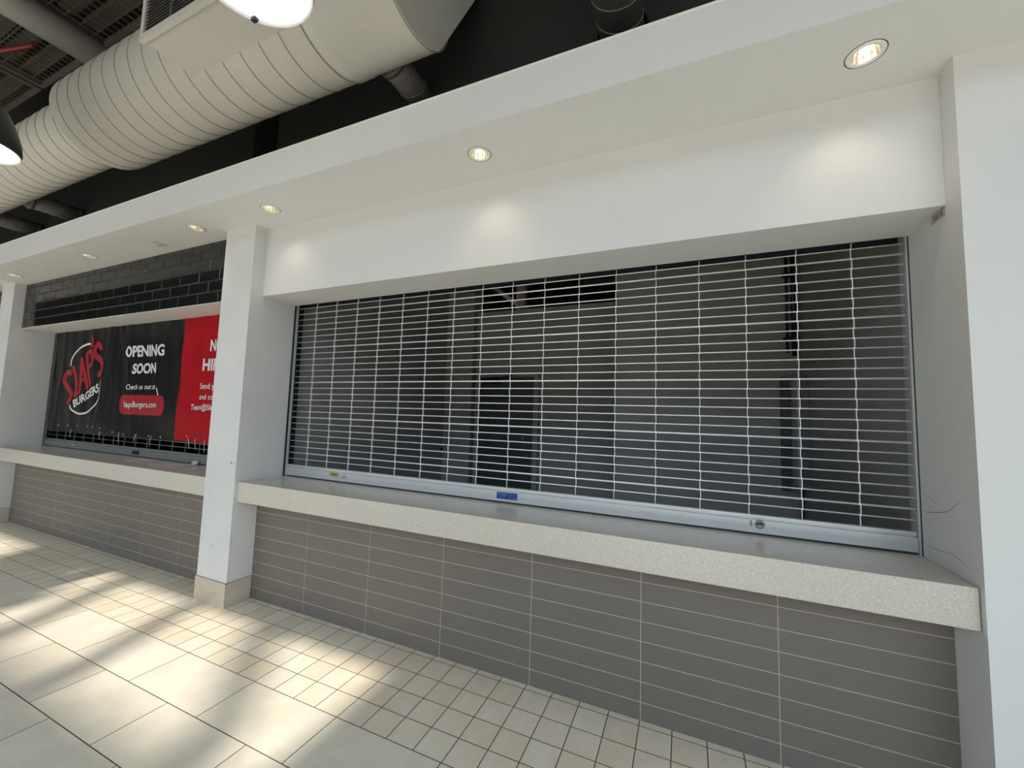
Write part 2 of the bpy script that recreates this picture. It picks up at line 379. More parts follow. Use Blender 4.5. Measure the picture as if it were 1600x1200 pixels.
def grille(x0, x1, lead, label, banner=False, alu=ALU, rod=ALUB):
    """rolling grille: rods, link chains, guide rails, bottom bar"""
    t = thing('rolling_grille', ((x0+x1)/2, 0.43, ZC), label, 'shutter')
    yg = 0.430
    for k in range(1, 28):
        z = 1.0265+0.0504*k; r = 0.0050 if k % 6 == 2 else 0.0035
        MB().tube([(x0+0.030, yg, z), (x1-0.012, yg, z)], r, 8).build('rod', rod, t)
    nl = int((x1-x0-lead-0.1)/0.2314)+1
    for j in range(nl):
        x = x0+lead+0.2314*j; m = MB()
        for k in range(0, 28):
            za = 1.0265+0.0504*k; zb = za+0.0504 if k < 27 else za+0.03
            dx = 0.0016 if k % 2 else -0.0016
            m.box(x+dx-0.0013, x+dx+0.0013, yg-0.0055, yg+0.0055, za+0.001, zb-0.001)
            if k: m.tube([(x-0.006, yg, za), (x+0.006, yg, za)], 0.0056 if k % 6 == 2 else 0.0046, 8)
        m.build('link_chain', rod, t)
    b_ = MB(); b_.box(x0+0.036, x1-0.014, 0.405, 0.452, ZC+0.012, 1.003)
    b_.box(x0+0.036, x1-0.014, 0.422, 0.440, 1.0032, 1.012); b_.box(x0+0.036, x1-0.014, 0.414, 0.446, 1.0122, 1.0265)
    bb = b_.build('bottom_bar', alu, t)
    MB().box(x0+0.036, x1-0.014, 0.412, 0.447, ZC+0.0005, ZC+0.0115).build('rubber_seal', RUBBER, bb)
    g1 = MB(); g1.box(x0+0.0010, x0+0.028, 0.398, 0.470, ZC+0.0005, ZF+0.25)
    a = g1.build('guide_rail', ANOD, t)
    MB().box(x0+0.0285, x0+0.034, 0.398, 0.418, ZC+0.0005, ZF+0.2).build('rail_lip', alu, a)
    g2 = MB(); g2.box(x1-0.0115, x1-0.003, 0.404, 0.470, ZC+0.0005, ZF+0.25)
    a2 = g2.build('guide_rail', alu, t)
    MB().box(x1-0.0028, x1-0.0004, 0.399, 0.470, ZC+0.0005, ZF+0.2).build('rail_edge', ANOD, a2)
    return t, bb
gr, bb = grille(0, L, 0.239, 'wide open-link aluminium roller grille closed over the dark empty unit')
# labels and locks on the right bar
lb = MB().box(2.030, 2.176, 0.4035, 0.4048, 0.955, 0.998); lbo = lb.build('blue_label', BLUE, bb)
ink = MB()
for (a, c_, d, e_) in ((2.038, 2.056, 0.982, 0.992), (2.060, 2.098, 0.984, 0.990), (2.060, 2.100, 0.974, 0.979), (2.048, 2.092, 0.963, 0.966),
                       (2.118, 2.140, 0.981, 0.984), (2.118, 2.136, 0.971, 0.974), (2.118, 2.136, 0.962, 0.964), (2.146, 2.170, 0.985, 0.988),
                       (2.146, 2.170, 0.967, 0.970), (2.146, 2.168, 0.958, 0.961)):
    ink.box(a, c_, 0.4028, 0.4034, d, e_)
ink.build('label_print', LBLUE, lbo)
yl = MB().box(0.536, 0.636, 0.4035, 0.4048, 0.970, 1.000).build('yellow_label', YEL, bb)
yi = MB()
for q in ((0.55, 0.625, 0.988, 0.995), (0.56, 0.61, 0.976, 0.984)): yi.box(q[0], q[1], 0.4028, 0.4034, q[2], q[3])
yi.build('label_print', YELD, yl)
lk = MB().lathe([(0, -0.012), (0.013, -0.011), (0.017, -0.006), (0.017, 0.0)], (0.694, 0.4045, 0.984), 'Y', 20)
lk.box(0.692, 0.696, 0.390, 0.393, 0.976, 0.992); lk.build('cylinder_lock', STEEL, bb)
lk = MB().lathe([(0, -0.004), (0.010, -0.004), (0.011, -0.006), (0.019, -0.006), (0.023, 0.0)], (3.522, 0.4045, 0.983), 'Y', 24)
lo = lk.build('cylinder_lock', ALUD, bb)
mk = MB()
for a in (3.508, 3.515, 3.523, 3.531): mk.box(a, a+0.004, 0.3975, 0.3984, 0.980, 0.992)
mk.build('stamped_marks', VINK, lo)
mk = MB()
for zz in (0.972, 0.982, 0.992): mk.box(3.478, 3.488, 0.4035, 0.4042, zz, zz+0.005)
mk.build('stamped_mark', VINK, bb)
# fascia over the right bay
struct(MB().box(0.0005, L-0.0005, YF, YSH, ZF, ZS-0.0005).build('wall_fascia', WHITE), 'white fascia over the big grille')
struct(MB().box(0.0005, L-0.0005, YSH+0.0745, 0.50, ZF+0.002, 2.62).build('trim_3', ANOD), 'dark lip of the grille hood')
# ---- left bays with black brick
def brick_fascia(x0, x1, ph):
    m = MB(); yb = YF; m.box(x0+0.001, x1-0.001, yb+0.003, YSH, ZF+0.002, ZS-0.001, 1)
    H = 0.1015; W = 0.2965; g = 0.0035; z1 = ZS-0.001; r = 0
    zt = ZS+0.048
    while zt > ZF:
        zb = zt-H; x = x0-W+(ph if r % 2 else ph+W/2) % W
        while x < x1:
            a, b_ = max(x+g, x0+0.002), min(x+W-g, x1-0.002); c, d = max(zb+g, ZF+0.003), min(zt-g, z1)
            if b_-a > 0.02 and d-c > 0.01:
                q = 0.02+random.random()*0.9; bv = 0.004; tx = random.uniform(-.0008, .0008); tz = random.uniform(-.0008, .0008)
                A = [(a, yb+0.003, c), (b_, yb+0.003, c), (b_, yb+0.003, d), (a, yb+0.003, d)]
                B = [(a+bv, yb-0.001+tx, c+bv), (b_-bv, yb-0.001-tx, c+bv), (b_-bv, yb-0.001-tx+tz, d-bv), (a+bv, yb-0.001+tx+tz, d-bv)]
                n0 = len(m.v); m.v += A+B
                m.face([n0+4, n0+5, n0+6, n0+7], 0, False, q)
                for i in range(4): m.face([n0+i, n0+(i+1) % 4, n0+4+(i+1) % 4, n0+4+i], 0, False, q)
            x += W
        zt = zb; r += 1
    o = m.build('wall_brick', [BRICK, GROUTK]); struct(o, 'black glazed brick fascia')
    struct(MB().box(x0+0.001, x1-0.001, YF-0.004, YSH, ZF-0.004, ZF+0.0018).build('trim_4', WHITE))
brick_fascia(XB0, XB, 0.10)
brick_fascia(XB0-PW-4.17, XB0-PW, 0.22)
gl, bbl = grille(XB0, XB, 0.285, 'dull roller grille mostly covered by the black and red banner', alu=ALUD, rod=ALUD)
MB().box(-2.395, -2.255, 0.4035, 0.4048, 0.955, 0.992).build('dark_blue_label', ANOD, bbl)
MB().lathe([(0, -0.01), (0.013, -0.01), (0.015, 0)], (-3.74, 0.4045, 0.975), 'Y', 16).build('cylinder_lock', STEEL, bbl)
# unlit shells behind the left bays
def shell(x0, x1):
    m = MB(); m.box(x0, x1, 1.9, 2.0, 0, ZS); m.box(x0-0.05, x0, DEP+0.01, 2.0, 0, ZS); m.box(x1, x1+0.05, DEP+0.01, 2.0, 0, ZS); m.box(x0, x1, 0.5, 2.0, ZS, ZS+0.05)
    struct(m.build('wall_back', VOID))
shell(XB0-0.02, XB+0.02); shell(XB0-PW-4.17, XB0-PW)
# left-most bay: board with black letters
gx0 = XB0-PW-4.17; gx1 = XB0-PW
MB_ = MB()
for z in range(27): MB_.tube([(gx0, 0.43, 1.08+0.0504*z), (gx1, 0.43, 1.08+0.0504*z)], 0.004, 6)
tg = thing('rolling_grille', ((gx0+gx1)/2, 0.43, ZC), 'roller grille in the farthest left bay beyond the scuffed pillar', 'shutter')
o = MB_.build('rods', ALUD, tg); o['kind'] = 'stuff'
MB().box(gx0, gx1, 0.405, 0.45, ZC+0.012, 1.0).build('bottom_bar', ALUD, tg)
# ------------------------------------------------------------------ text helper
def text_mesh(body, quad, y, mat, name, parent, bold=0.0, plane='y', disp=None, shear=0.0, thick=None):
    """fill the quad (BL,BR,TL,TR in plane coords) with the text"""
    cu = bpy.data.curves.new('t', 'FONT'); cu.body = body; cu.size = 1.0; cu.offset = bold; cu.shear = shear; cu.resolution_u = 4
    ob = bpy.data.objects.new('t', cu); sc.collection.objects.link(ob)
    bpy.context.view_layer.update()
    me = bpy.data.meshes.new_from_object(ob.evaluated_get(bpy.context.evaluated_depsgraph_get()))
    bpy.data.objects.remove(ob); bpy.data.curves.remove(cu)
    xs_ = [v.co.x for v in me.vertices]
    x0, x1 = min(xs_), max(xs_); H = 0.73
    BL, BR, TL, TR = [Vector(q) for q in quad]
    if disp:
        bm = bmesh.new(); bm.from_mesh(me)
        for _ in range(3):
            bmesh.ops.triangulate(bm, faces=bm.faces[:])
            el = [e for e in bm.edges if e.calc_length() > 0.22]
            if el: bmesh.ops.subdivide_edges(bm, edges=el, cuts=1)
        bm.to_mesh(me); bm.free()
    for v in me.vertices:
        s = (v.co.x-x0)/(x1-x0); t = v.co.y/H
        p = BL*(1-s)*(1-t) + BR*s*(1-t) + TL*(1-s)*t + TR*s*t
        dd = disp(p.x, p.y) if disp else 0
        v.co = (p.x, y+dd, p.y) if plane == 'y' else (y+dd, p.x, p.y)
    me.materials.clear(); me.materials.append(mat)
    o = bpy.data.objects.new(name, me); sc.collection.objects.link(o)
    if parent: o.parent = parent; o.matrix_parent_inverse = parent.matrix_basis.inverted()
    return o
# ------------------------------------------------------------------ banner
BY = 0.392
def gs(x, c, s): return math.exp(-((x-c)/s)**2)
def disp(x, z):
    h = (2.39-z)
    d = 0.010*math.sin(9*x+1.5*z) * gs(x, -2.6, 1.6)*0.5 + 0.004*math.sin(23*x+4*z)
    d -= 0.020*gs(x, -3.06-0.10*h, 0.055)            # crease right of the logo
    d += 0.014*gs(x, -2.90-0.05*h, 0.05)
    d -= 0.014*gs(x, -2.82+0.28*h, 0.035)            # diagonal crease under OPENING
    d += 0.010*gs(x, -2.75+0.28*h, 0.04)
    d -= 0.016*gs(x, -4.20+0.05*math.sin(4*h), 0.05)
    d -= 0.010*gs(x, -1.55+0.05*h, 0.04)
    d += 0.006*math.sin(11*z+3*x)
    return d*0.75 - 0.004
BX0, BX1, BZT = -4.40, -0.44, 2.404
def bzb(x): return 1.128 + 0.018*(x-BX0)/(BX1-BX0) + 0.004*math.sin(7*x)
bn = thing('banner', (-2.4, 0.39, 1.13), 'black and red vinyl opening banner with burger logo, tied over the left grille', 'banner')
def cloth(xa, xb, name, mat):
    m = MB(); nx = max(2, int((xb-xa)/0.011)); nz = 80
    for sgn in (0, 1):
        base = len(m.v)
        for i in range(nx+1):
            x = xa+(xb-xa)*i/nx
            for j in range(nz+1):
                zb = bzb(x); z = zb+(BZT-zb)*j/nz; m.v.append((x, BY+disp(x, z)+0.0012*sgn, z))
        for i in range(nx):
            for j in range(nz):
                a = base+i*(nz+1)+j; m.face((a, a+nz+1, a+nz+2, a+1), 0, True)
    return m.build(name, mat, bn)
cloth(BX0, -1.612, 'black_panel', BVIN); rp = cloth(-1.612, BX1, 'red_panel', RVIN)
TX = dict(bold=0.035, disp=disp)
ty = BY-0.0045
def bt_(body, q, **k):
    kk = dict(TX); kk.update(k); return text_mesh(body, q, ty, WINK, 'lettering', bn, **kk)
bt_('OPENING', [(-2.695, 2.036), (-1.910, 2.030), (-2.705, 2.158), (-1.918, 2.152)])
bt_('SOON', [(-2.516, 1.842), (-2.050, 1.846), (-2.516, 1.954), (-2.056, 1.956)])
bt_('Check us out at', [(-2.588, 1.662), (-2.022, 1.668), (-2.590, 1.722), (-2.025, 1.726)], bold=0.008)
bt_('NOW', [(-1.140, 2.049), (-0.80, 2.047), (-1.147, 2.163), (-0.80, 2.163)])
bt_('HIRING', [(-1.214, 1.855), (-0.69, 1.853), (-1.218, 1.972), (-0.69, 1.970)])
bt_('Send your', [(-1.244, 1.672), (-0.91, 1.672), (-1.246, 1.730), (-0.91, 1.730)], bold=0.008)
bt_('and co', [(-1.246, 1.568), (-1.03, 1.568), (-1.248, 1.622), (-1.03, 1.622)], bold=0.008)
bt_('Team@Sla', [(-1.364, 1.462), (-1.03, 1.466), (-1.366, 1.518), (-1.03, 1.522)], bold=0.008)
# pill
def blob(outline, y, mat, name, parent):
    """fan-filled convex outline following the vinyl"""
    m = MB(); cx_ = sum(p[0] for p in outline)/len(outline); cz_ = sum(p[1] for p in outline)/len(outline)
    R = 14; base = len(m.v)
    for r in range(R+1):
        for p in outline:
            x = cx_+(p[0]-cx_)*r/R; z = cz_+(p[1]-cz_)*r/R; m.v.append((x, y+disp(x, z), z))
    n_ = len(outline)
    for r in range(R):
        for k in range(n_):
            a = base+r*n_+k; b_ = base+r*n_+(k+1) % n_; m.face((a, b_, b_+n_, a+n_))
    return m.build(name, mat, parent)
px0, px1, pz0, pz1 = -2.725, -1.828, 1.385, 1.600; rr = 0.085; out = []
for (cx_, cz_, a0) in ((px1-rr, pz1-rr, 0), (px0+rr, pz1-rr, 90), (px0+rr, pz0+rr, 180), (px1-rr, pz0+rr, 270)):
    for k in range(9): t = math.radians(a0+k*11.25); out.append((cx_+rr*math.cos(t), cz_+rr*math.sin(t)))
# extra points along the long sides
full = []
for i, p in enumerate(out):
    q = out[(i+1) % len(out)]; full.append(p); dl = math.dist(p, q)
    for k in range(1, int(dl/0.04)): s = k/int(dl/0.04); full.append((p[0]+(q[0]-p[0])*s, p[1]+(q[1]-p[1])*s))
pill = blob(full, BY-0.0030, RLOGO, 'web_address_pill', bn)
text_mesh('SlapsBurgers.com', [(-2.622, 1.466), (-1.958, 1.472), (-2.624, 1.530), (-1.962, 1.534)], BY-0.0070, WINK, 'lettering', pill, bold=0.008, disp=disp)
def stroke(mb, pts, wd, y, cap=True):
    P = []
    pts = [Vector(p) for p in pts]
    for i in range(len(pts)-1):        # Catmull-Rom
        p0, p1, p2, p3 = pts[max(i-1, 0)], pts[i], pts[i+1], pts[min(i+2, len(pts)-1)]
        for k in range(8):
            t = k/8; P.append(0.5*((2*p1)+(p2-p0)*t+(2*p0-5*p1+4*p2-p3)*t*t+(3*p1-p0-3*p2+p3)*t**3))
    P.append(pts[-1]); N = len(P)
    lf, rg = [], []
    for i, p in enumerate(P):
        d = (P[min(i+1, N-1)]-P[max(i-1, 0)]).normalized(); nn = Vector((-d.y, d.x))
        ww = wd/2
        lf.append(p+nn*ww); rg.append(p-nn*ww)
    def V(p): return (p.x, y+disp(p.x, p.y), p.y)
    for i in range(N-1): mb.poly([V(lf[i]), V(lf[i+1]), V(rg[i+1]), V(rg[i])])
    if cap:
        for c in (P[0], P[-1]):
            mb.poly([V(c+Vector((math.cos(2*PI*k/12), math.sin(2*PI*k/12)))*wd/2) for k in range(12)])
lg = MB(); W_ = 0.064
stroke(lg, [(-3.944, 1.868), (-4.034, 1.876), (-4.096, 1.815), (-4.078, 1.741), (-3.974, 1.68), (-3.872, 1.62), (-3.867, 1.548), (-3.917, 1.499)], 0.070, BY-0.0020)
for i, pl in enumerate(([(-3.885, 1.934), (-3.819, 1.812), (-3.781, 1.704), (-3.778, 1.59)], [(-3.778, 1.59), (-3.71, 1.615)],
          [(-3.687, 1.633), (-3.684, 1.847), (-3.689, 2.026)], [(-3.689, 2.026), (-3.603, 1.869), (-3.515, 1.692)], [(-3.686, 1.763), (-3.567, 1.786)],
          [(-3.595, 2.095), (-3.516, 1.903), (-3.441, 1.727)], [(-3.595, 2.095), (-3.508, 2.128), (-3.436, 2.066), (-3.427, 1.972), (-3.521, 1.927)],
          [(-3.496, 2.282), (-3.477, 2.198)])):
    stroke(lg, pl, [W_, 0.05, 0.062, 0.070, 0.035, W_, 0.062, 0.055][i], BY-0.0020-0.00015*i)
stroke(lg, [(-3.265, 2.166), (-3.342, 2.21), (-3.399, 2.159), (-3.37, 2.076), (-3.232, 2.014), (-3.15, 1.943), (-3.155, 1.863), (-3.228, 1.841)], 0.072, BY-0.0036)
logo = lg.build('logo_lettering', RLOGO, bn)
la = MB()
la2 = MB()
stroke(la2, [(-3.955, 1.966), (-3.937, 2.045), (-3.87, 2.129), (-3.76, 2.186), (-3.624, 2.222), (-3.553, 2.222)], 0.026, BY-0.0021)
la2.build('logo_arc', WINK, bn)
stroke(la, [(-3.859, 1.464), (-3.809, 1.411), (-3.69, 1.373), (-3.569, 1.364), (-3.433, 1.385), (-3.308, 1.439), (-3.213, 1.521), (-3.167, 1.612), (-3.153, 1.703), (-3.154, 1.76)], 0.022, BY-0.0021)

la.build('logo_arc', WINK, bn)
text_mesh('BURGERS', [(-3.754, 1.436), (-3.186, 1.648), (-3.803, 1.527), (-3.236, 1.738)], BY-0.0050, WINK, 'lettering', bn, bold=0.03, disp=disp)
ar = MB(); stroke(ar, [(-1.998, 1.676), (-1.980, 1.645), (-1.955, 1.603)], 0.014, BY-0.0024); ar.build('pointer_stroke', WINK, bn)
# eyelets and ties
for i, (x, z) in enumerate([(-4.112, 1.211), (-3.867, 1.214), (-3.638, 1.216), (-3.39, 1.218), (-3.213, 1.216), (-3.068, 1.21), (-2.80, 1.175), (-2.556, 1.159), (-2.308, 1.164), (-2.074, 1.164), (-1.846, 1.166), (-1.391, 1.197)]):
    y = BY+disp(x, z)-0.004
    MB().lathe([(0.006, 0.001), (0.006, -0.001), (0.012, -0.001), (0.012, 0.001)], (x, y, z), 'Y', 14, close=True).build('eyelet', STEEL, bn)
rnd = random.Random(3)
for x in (-3.72, -3.03, -2.62, -2.28, -1.98, -1.33, -1.22, -1.07):
    z = bzb(x)+0.02; y = BY-0.012
    dxx = rnd.uniform(-0.03, 0.03); dz = rnd.uniform(-0.11, -0.05)
    pts = [(x, y-0.004, z+0.02), (x+0.012, y-0.018, z+0.012), (x+dxx*0.5, y-0.014, z-0.03), (x+dxx, y-0.010, z+dz)]
    MB().tube(pts, 0.0024, 6).build('cable_tie', WINK, bn)
# ------------------------------------------------------------------ papers on the left counter
def sheet(name, pts, lab, z=0.0, mat=PAPER):
    z += ZC+0.0008
    m = MB(); m.poly([(x, y, z) for x, y in pts]); m.poly([(x, y, z+0.0006) for x, y in pts])
    for i in range(4):
        p, q = pts[i], pts[(i+1) % 4]; m.poly([(p[0], p[1], z), (q[0], q[1], z), (q[0], q[1], z+0.0006), (p[0], p[1], z+0.0006)])
    return tag(m.build(name, mat), lab, 'paper', 'flyers left on the counter')
sheet('paper_sheet', [(-2.105, 0.19), (-1.775, 0.19), (-1.80, 0.385), (-2.13, 0.385)], 'pale pinkish flyer lying on the left counter, the one nearer the logo')
sheet('paper_sheet', [(-1.375, 0.12), (-1.07, 0.125), (-1.15, 0.375), (-1.44, 0.335)], 'pale pinkish flyer on the left counter, nearer the white pillar')
sheet('paper_sheet', [(-1.56, 0.16), (-1.34, 0.105), (-1.28, 0.29), (-1.50, 0.345)], 'flyer half under the one nearest the white pillar', -0.0)
bpy.data.objects['paper_sheet.001'].location.z = 0.0008
cb = bmesh.new(); bmesh.ops.create_icosphere(cb, subdivisions=2, radius=0.026)
for v in cb.verts: v.co *= 1+random.uniform(-.35, .25)
me = bpy.data.meshes.new('crumpled_tissue'); cb.to_mesh(me); cb.free(); me.materials.append(PAPERW)
ct = bpy.data.objects.new('crumpled_tissue', me); ct.location = (-1.20, 0.372, ZC+0.024); sc.collection.objects.link(ct)
tag(ct, 'small crumpled white tissue on the left counter against the grille bar', 'tissue')
# ------------------------------------------------------------------ downlights
def downlight(x, label):
    t = thing('recessed_downlight', (x, LY, ZS), label, 'ceiling light', 'recessed downlights along the white bulkhead')
    MB().lathe([(0.046, 0.001), (0.047, -0.003), (0.058, -0.0045), (0.0640, -0.0008), (0.0640, -0.0004)], (x, LY, ZS), 'Z', 36).build('trim_ring', TRIM, t)
    MB().lathe([(0.0675, -0.0003), (0.064, -0.0004)], (x, LY, ZS), 'Z', 36).build('shadow_gap', BLACKP, t)
    c = MB(); prof = [(0.0465, 0.0), (0.044, 0.018), (0.038, 0.040), (0.028, 0.058), (0.0, 0.066)]
    c.lathe(prof, (x, LY, ZS+0.0005), 'Z', 14, sm=False); c.build('reflector', REFL, t)
    MB().lathe([(0.0, 0.030), (0.008, 0.031), (0.012, 0.038), (0.012, 0.055)], (x, LY, ZS), 'Z', 16).build('bulb', BULB, t)
    l = bpy.data.lights.new('downlight_lamp', 'SPOT'); l.energy = 3.8; l.color = (1.0, 0.80, 0.56); l.spot_size = math.radians(100); l.spot_blend = 0.9; l.shadow_soft_size = 0.03
    lo_ = bpy.data.objects.new('downlight_lamp', l); lo_.location = (x, LY, ZS-0.006); sc.collection.objects.link(lo_)
    lo_.parent = t; lo_.matrix_parent_inverse = t.matrix_basis.inverted()
    lo_.rotation_euler = (math.radians(10), 0, 0)
    return t
for x, lab in ((-5.82, 'downlight over the farthest left bay, left of the scuffed pillar'), (5.58, 'downlight right of the picture, over the bare white wall'), (-4.085, 'small downlight at the left picture edge, above the scuffed pillar'),
               (-2.33, 'small downlight above the middle of the black brick fascia'),
               (-0.55, 'small downlight just left of the white pillar with the tiled foot'),
               (0.357, 'downlight just right of the white pillar, over the left end of the big grille'),
               (2.105, 'round lit downlight above the middle of the big grille'),
               (3.835, 'largest round lit downlight, over the right end of the big grille')):
    downlight(x, lab)
# ------------------------------------------------------------------ ducts
DY, DZ, RB, RS = -0.590, 3.660, 0.312, 0.240
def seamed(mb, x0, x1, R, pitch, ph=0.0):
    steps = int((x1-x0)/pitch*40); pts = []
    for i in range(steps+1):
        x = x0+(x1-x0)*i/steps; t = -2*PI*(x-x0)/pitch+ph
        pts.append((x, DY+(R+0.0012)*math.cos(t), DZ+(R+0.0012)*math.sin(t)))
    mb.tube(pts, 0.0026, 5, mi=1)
dt = thing('air_duct', (0, DY, DZ), 'fat beige spiral duct hanging above the bulkhead, with a square outlet box', 'duct')
m = MB(); m.lathe([(RS, -1.02), (RB, -0.96), (RB, 1.40), (RB+0.004, 1.405), (RB+0.004, 1.50), (RB, 1.505), (RB, 1.96)], (0, DY, DZ), 'X', 64)
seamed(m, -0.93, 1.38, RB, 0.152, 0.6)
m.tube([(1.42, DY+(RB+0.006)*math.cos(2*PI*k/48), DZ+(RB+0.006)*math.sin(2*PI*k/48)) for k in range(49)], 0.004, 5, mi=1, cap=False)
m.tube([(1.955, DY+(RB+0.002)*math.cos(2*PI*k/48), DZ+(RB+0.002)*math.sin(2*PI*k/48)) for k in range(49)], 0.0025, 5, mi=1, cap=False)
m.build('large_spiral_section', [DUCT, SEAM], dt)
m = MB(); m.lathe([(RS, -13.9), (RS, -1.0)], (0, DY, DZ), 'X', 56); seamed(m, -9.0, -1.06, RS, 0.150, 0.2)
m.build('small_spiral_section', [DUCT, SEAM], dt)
# oblique rectangular end section, its flat side facing right
pf = [(-1.30, 3.45), (-0.60, 3.342), (-0.355, 3.455), (-0.03, 4.08), (0.06, 4.28), (0.06, 5.6), (-1.30, 5.6)]
m = MB(); a_ = [(1.962, y, z) for y, z in pf]; b_ = [(1.60, y, z) for y, z in pf]
pf2 = [(DY-RB*math.cos(PI*k/16), DZ-RB*math.sin(PI*k/16)) for k in range(12)] + [(-0.362, 3.447), (-0.03, 4.08), (0.06, 4.28), (0.06, 5.6), (DY-RB, 5.6)]
m = MB(); a_ = [(1.962, y, z) for y, z in pf2]; b_ = [(1.70, y, z) for y, z in pf2]
m.poly(a_); m.poly(b_[::-1])
for i in range(len(pf2)):
    j = (i+1) % len(pf2); m.poly([a_[i], a_[j], b_[j], b_[i]])
m.build('rising_end_section', DUCT, dt)
# outlet box with louvre
x0b, x1b = 0.55, 1.32; zb = 3.415; yf = -1.010
m = MB(); m.box(x0b, x1b, yf, -0.735, zb, 3.90)
m.box(x0b-0.012, x1b+0.012, -0.775, -0.745, zb-0.006, zb)
ob = m.build('outlet_box', DUCT, dt)
fr = MB(); fr.box(x0b-0.012, x1b+0.012, yf-0.022, yf-0.001, zb-0.012, zb+0.022); fr.box(x0b-0.012, x1b+0.012, yf-0.022, yf-0.001, 3.87, 3.91)
fr.box(x0b-0.012, x0b+0.018, yf-0.022, yf-0.001, zb+0.022, 3.87); fr.box(x1b-0.018, x1b+0.012, yf-0.022, yf-0.001, zb+0.022, 3.87)
gf = fr.build('louvre_frame', DUCT, ob)
ls = MB()
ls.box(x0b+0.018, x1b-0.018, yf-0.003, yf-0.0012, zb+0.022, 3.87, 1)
z = zb+0.032
while z < 3.86:
    ls.poly([(x0b+0.018, yf-0.018, z), (x1b-0.018, yf-0.018, z), (x1b-0.018, yf-0.004, z+0.012), (x0b+0.018, yf-0.004, z+0.012)])
    ls.poly([(x0b+0.018, yf-0.018, z-0.002), (x1b-0.018, yf-0.018, z-0.002), (x1b-0.018, yf-0.018, z), (x0b+0.018, yf-0.018, z)])
    z += 0.019
for x in (0.80, 1.06): ls.box(x-0.003, x+0.003, yf-0.017, yf-0.004, zb+0.022, 3.87)
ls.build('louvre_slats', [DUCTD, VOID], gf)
sc_ = MB()
for x in (0.62, 0.74, 0.86, 0.98, 1.1, 1.22):
    sc_.lathe([(0, -0.004), (0.006, -0.003), (0.007, 0)], (x, -0.762, zb-0.0065), 'Z', 8)
sc_.build('screws', BLACKP, ob)
# branch ducts
def branch(x, z, r, y0, label, collar=True):
    t = thing('branch_duct', (x, DY, z), label, 'duct', 'small round ducts running into the black wall')
    m = MB(); m.tube([(x, y0, z), (x, YW+(0.06 if y0 < -1 else -0.001), z)], r, 32)
    yy = y0+0.12
    while yy < YW-0.02:
        m.tube([(x+(r+.001)*math.cos(2*PI*k/32), yy+0.03*math.sin(2*PI*k/32+1), z+(r+.001)*math.sin(2*PI*k/32)) for k in range(33)], 0.003, 5, mi=1, cap=False); yy += 0.13
    m.build('pipe', [DUCTD, DUCTD], t)
    if collar:
        c = MB(); c.lathe([(r+0.002, -0.022), (r+0.012, -0.022), (r+0.012, 0.012), (r+0.002, 0.012)], (x, y0+0.05, z), 'Y', 32, close=True); c.build('collar', DUCTD, t)
    return t
branch(1.51, 3.66, 0.085, DY+0.318, 'grey branch duct under the beige end section, left of the duct corner')
branch(-3.30, 3.66, 0.085, DY+0.248, 'grey branch duct near the left picture edge, the right one of the pair')
branch(-4.35, 3.66, 0.085, DY+0.248, 'grey branch duct at the very left picture edge')
branch(2.855, 3.665, 0.120, -2.2, 'wider dark grey duct at the top of the picture entering a round hole', False)
# ------------------------------------------------------------------ pendant lamps
def pendant(x, y, zr, R, label):
    t = thing('pendant_lamp', (x, y, 5.88), label, 'lamp', 'domed pendant lamps in a row')
    k = R/0.21; hk = 1.14
    prof = [(R, 0), (0.208*k, 0.02), (0.200*k, 0.075), (0.180*k, 0.14), (0.145*k, 0.215), (0.10*k, 0.28), (0.055*k, 0.33), (0.034*k, 0.36), (0.03*k, 0.42), (0.0, 0.425)]; prof = [(r_*1.03 if 0 < i < 6 else r_, h*hk) for i, (r_, h) in enumerate(prof)]
    MB().lathe(prof, (x, y, zr), 'Z', 48).build('shade', SHADEB, t)
    pin = [(r_i*0.975, h if i else 0.001) for i, (r_i, h) in enumerate(prof[:6])]
    MB().lathe([(R, 0.0), (R*0.972, 0.0005)] + pin[1:] + [(0.0, 0.32)], (x, y, zr), 'Z', 48).build('inner_reflector', SHADEW, t)
    MB().lathe([(0, 0.010), (R*0.5, 0.011), (R*0.955, 0.016), (R*0.955, 0.030), (0, 0.032)], (x, y, zr), 'Z', 48).build('diffuser', DIFF, t)
    MB().tube([(x, y, zr+0.48), (x, y, 5.87)], 0.012, 12).build('rod', BLACKP, t)
    for a in (0.35, 0.35+2*PI/3, 0.35+4*PI/3):
        cx_, cy_ = x+R*0.955*math.cos(a), y+R*0.955*math.sin(a)
        MB().box(cx_-0.012, cx_+0.010, cy_-0.008, cy_+0.008, zr-0.004, zr+0.008).build('clip', BLACKP, t)
pendant(3.169-0.9185*1.5, -2.035+0.523*1.5, 3.0, 0.136*1.5, 'domed pendant lamp cut by the top picture edge, glowing white from below')
pendant(3.169-2.588*1.5, -2.035+0.508*1.5, 3.0, 0.1448*1.5, 'black domed pendant lamp at the left picture edge')
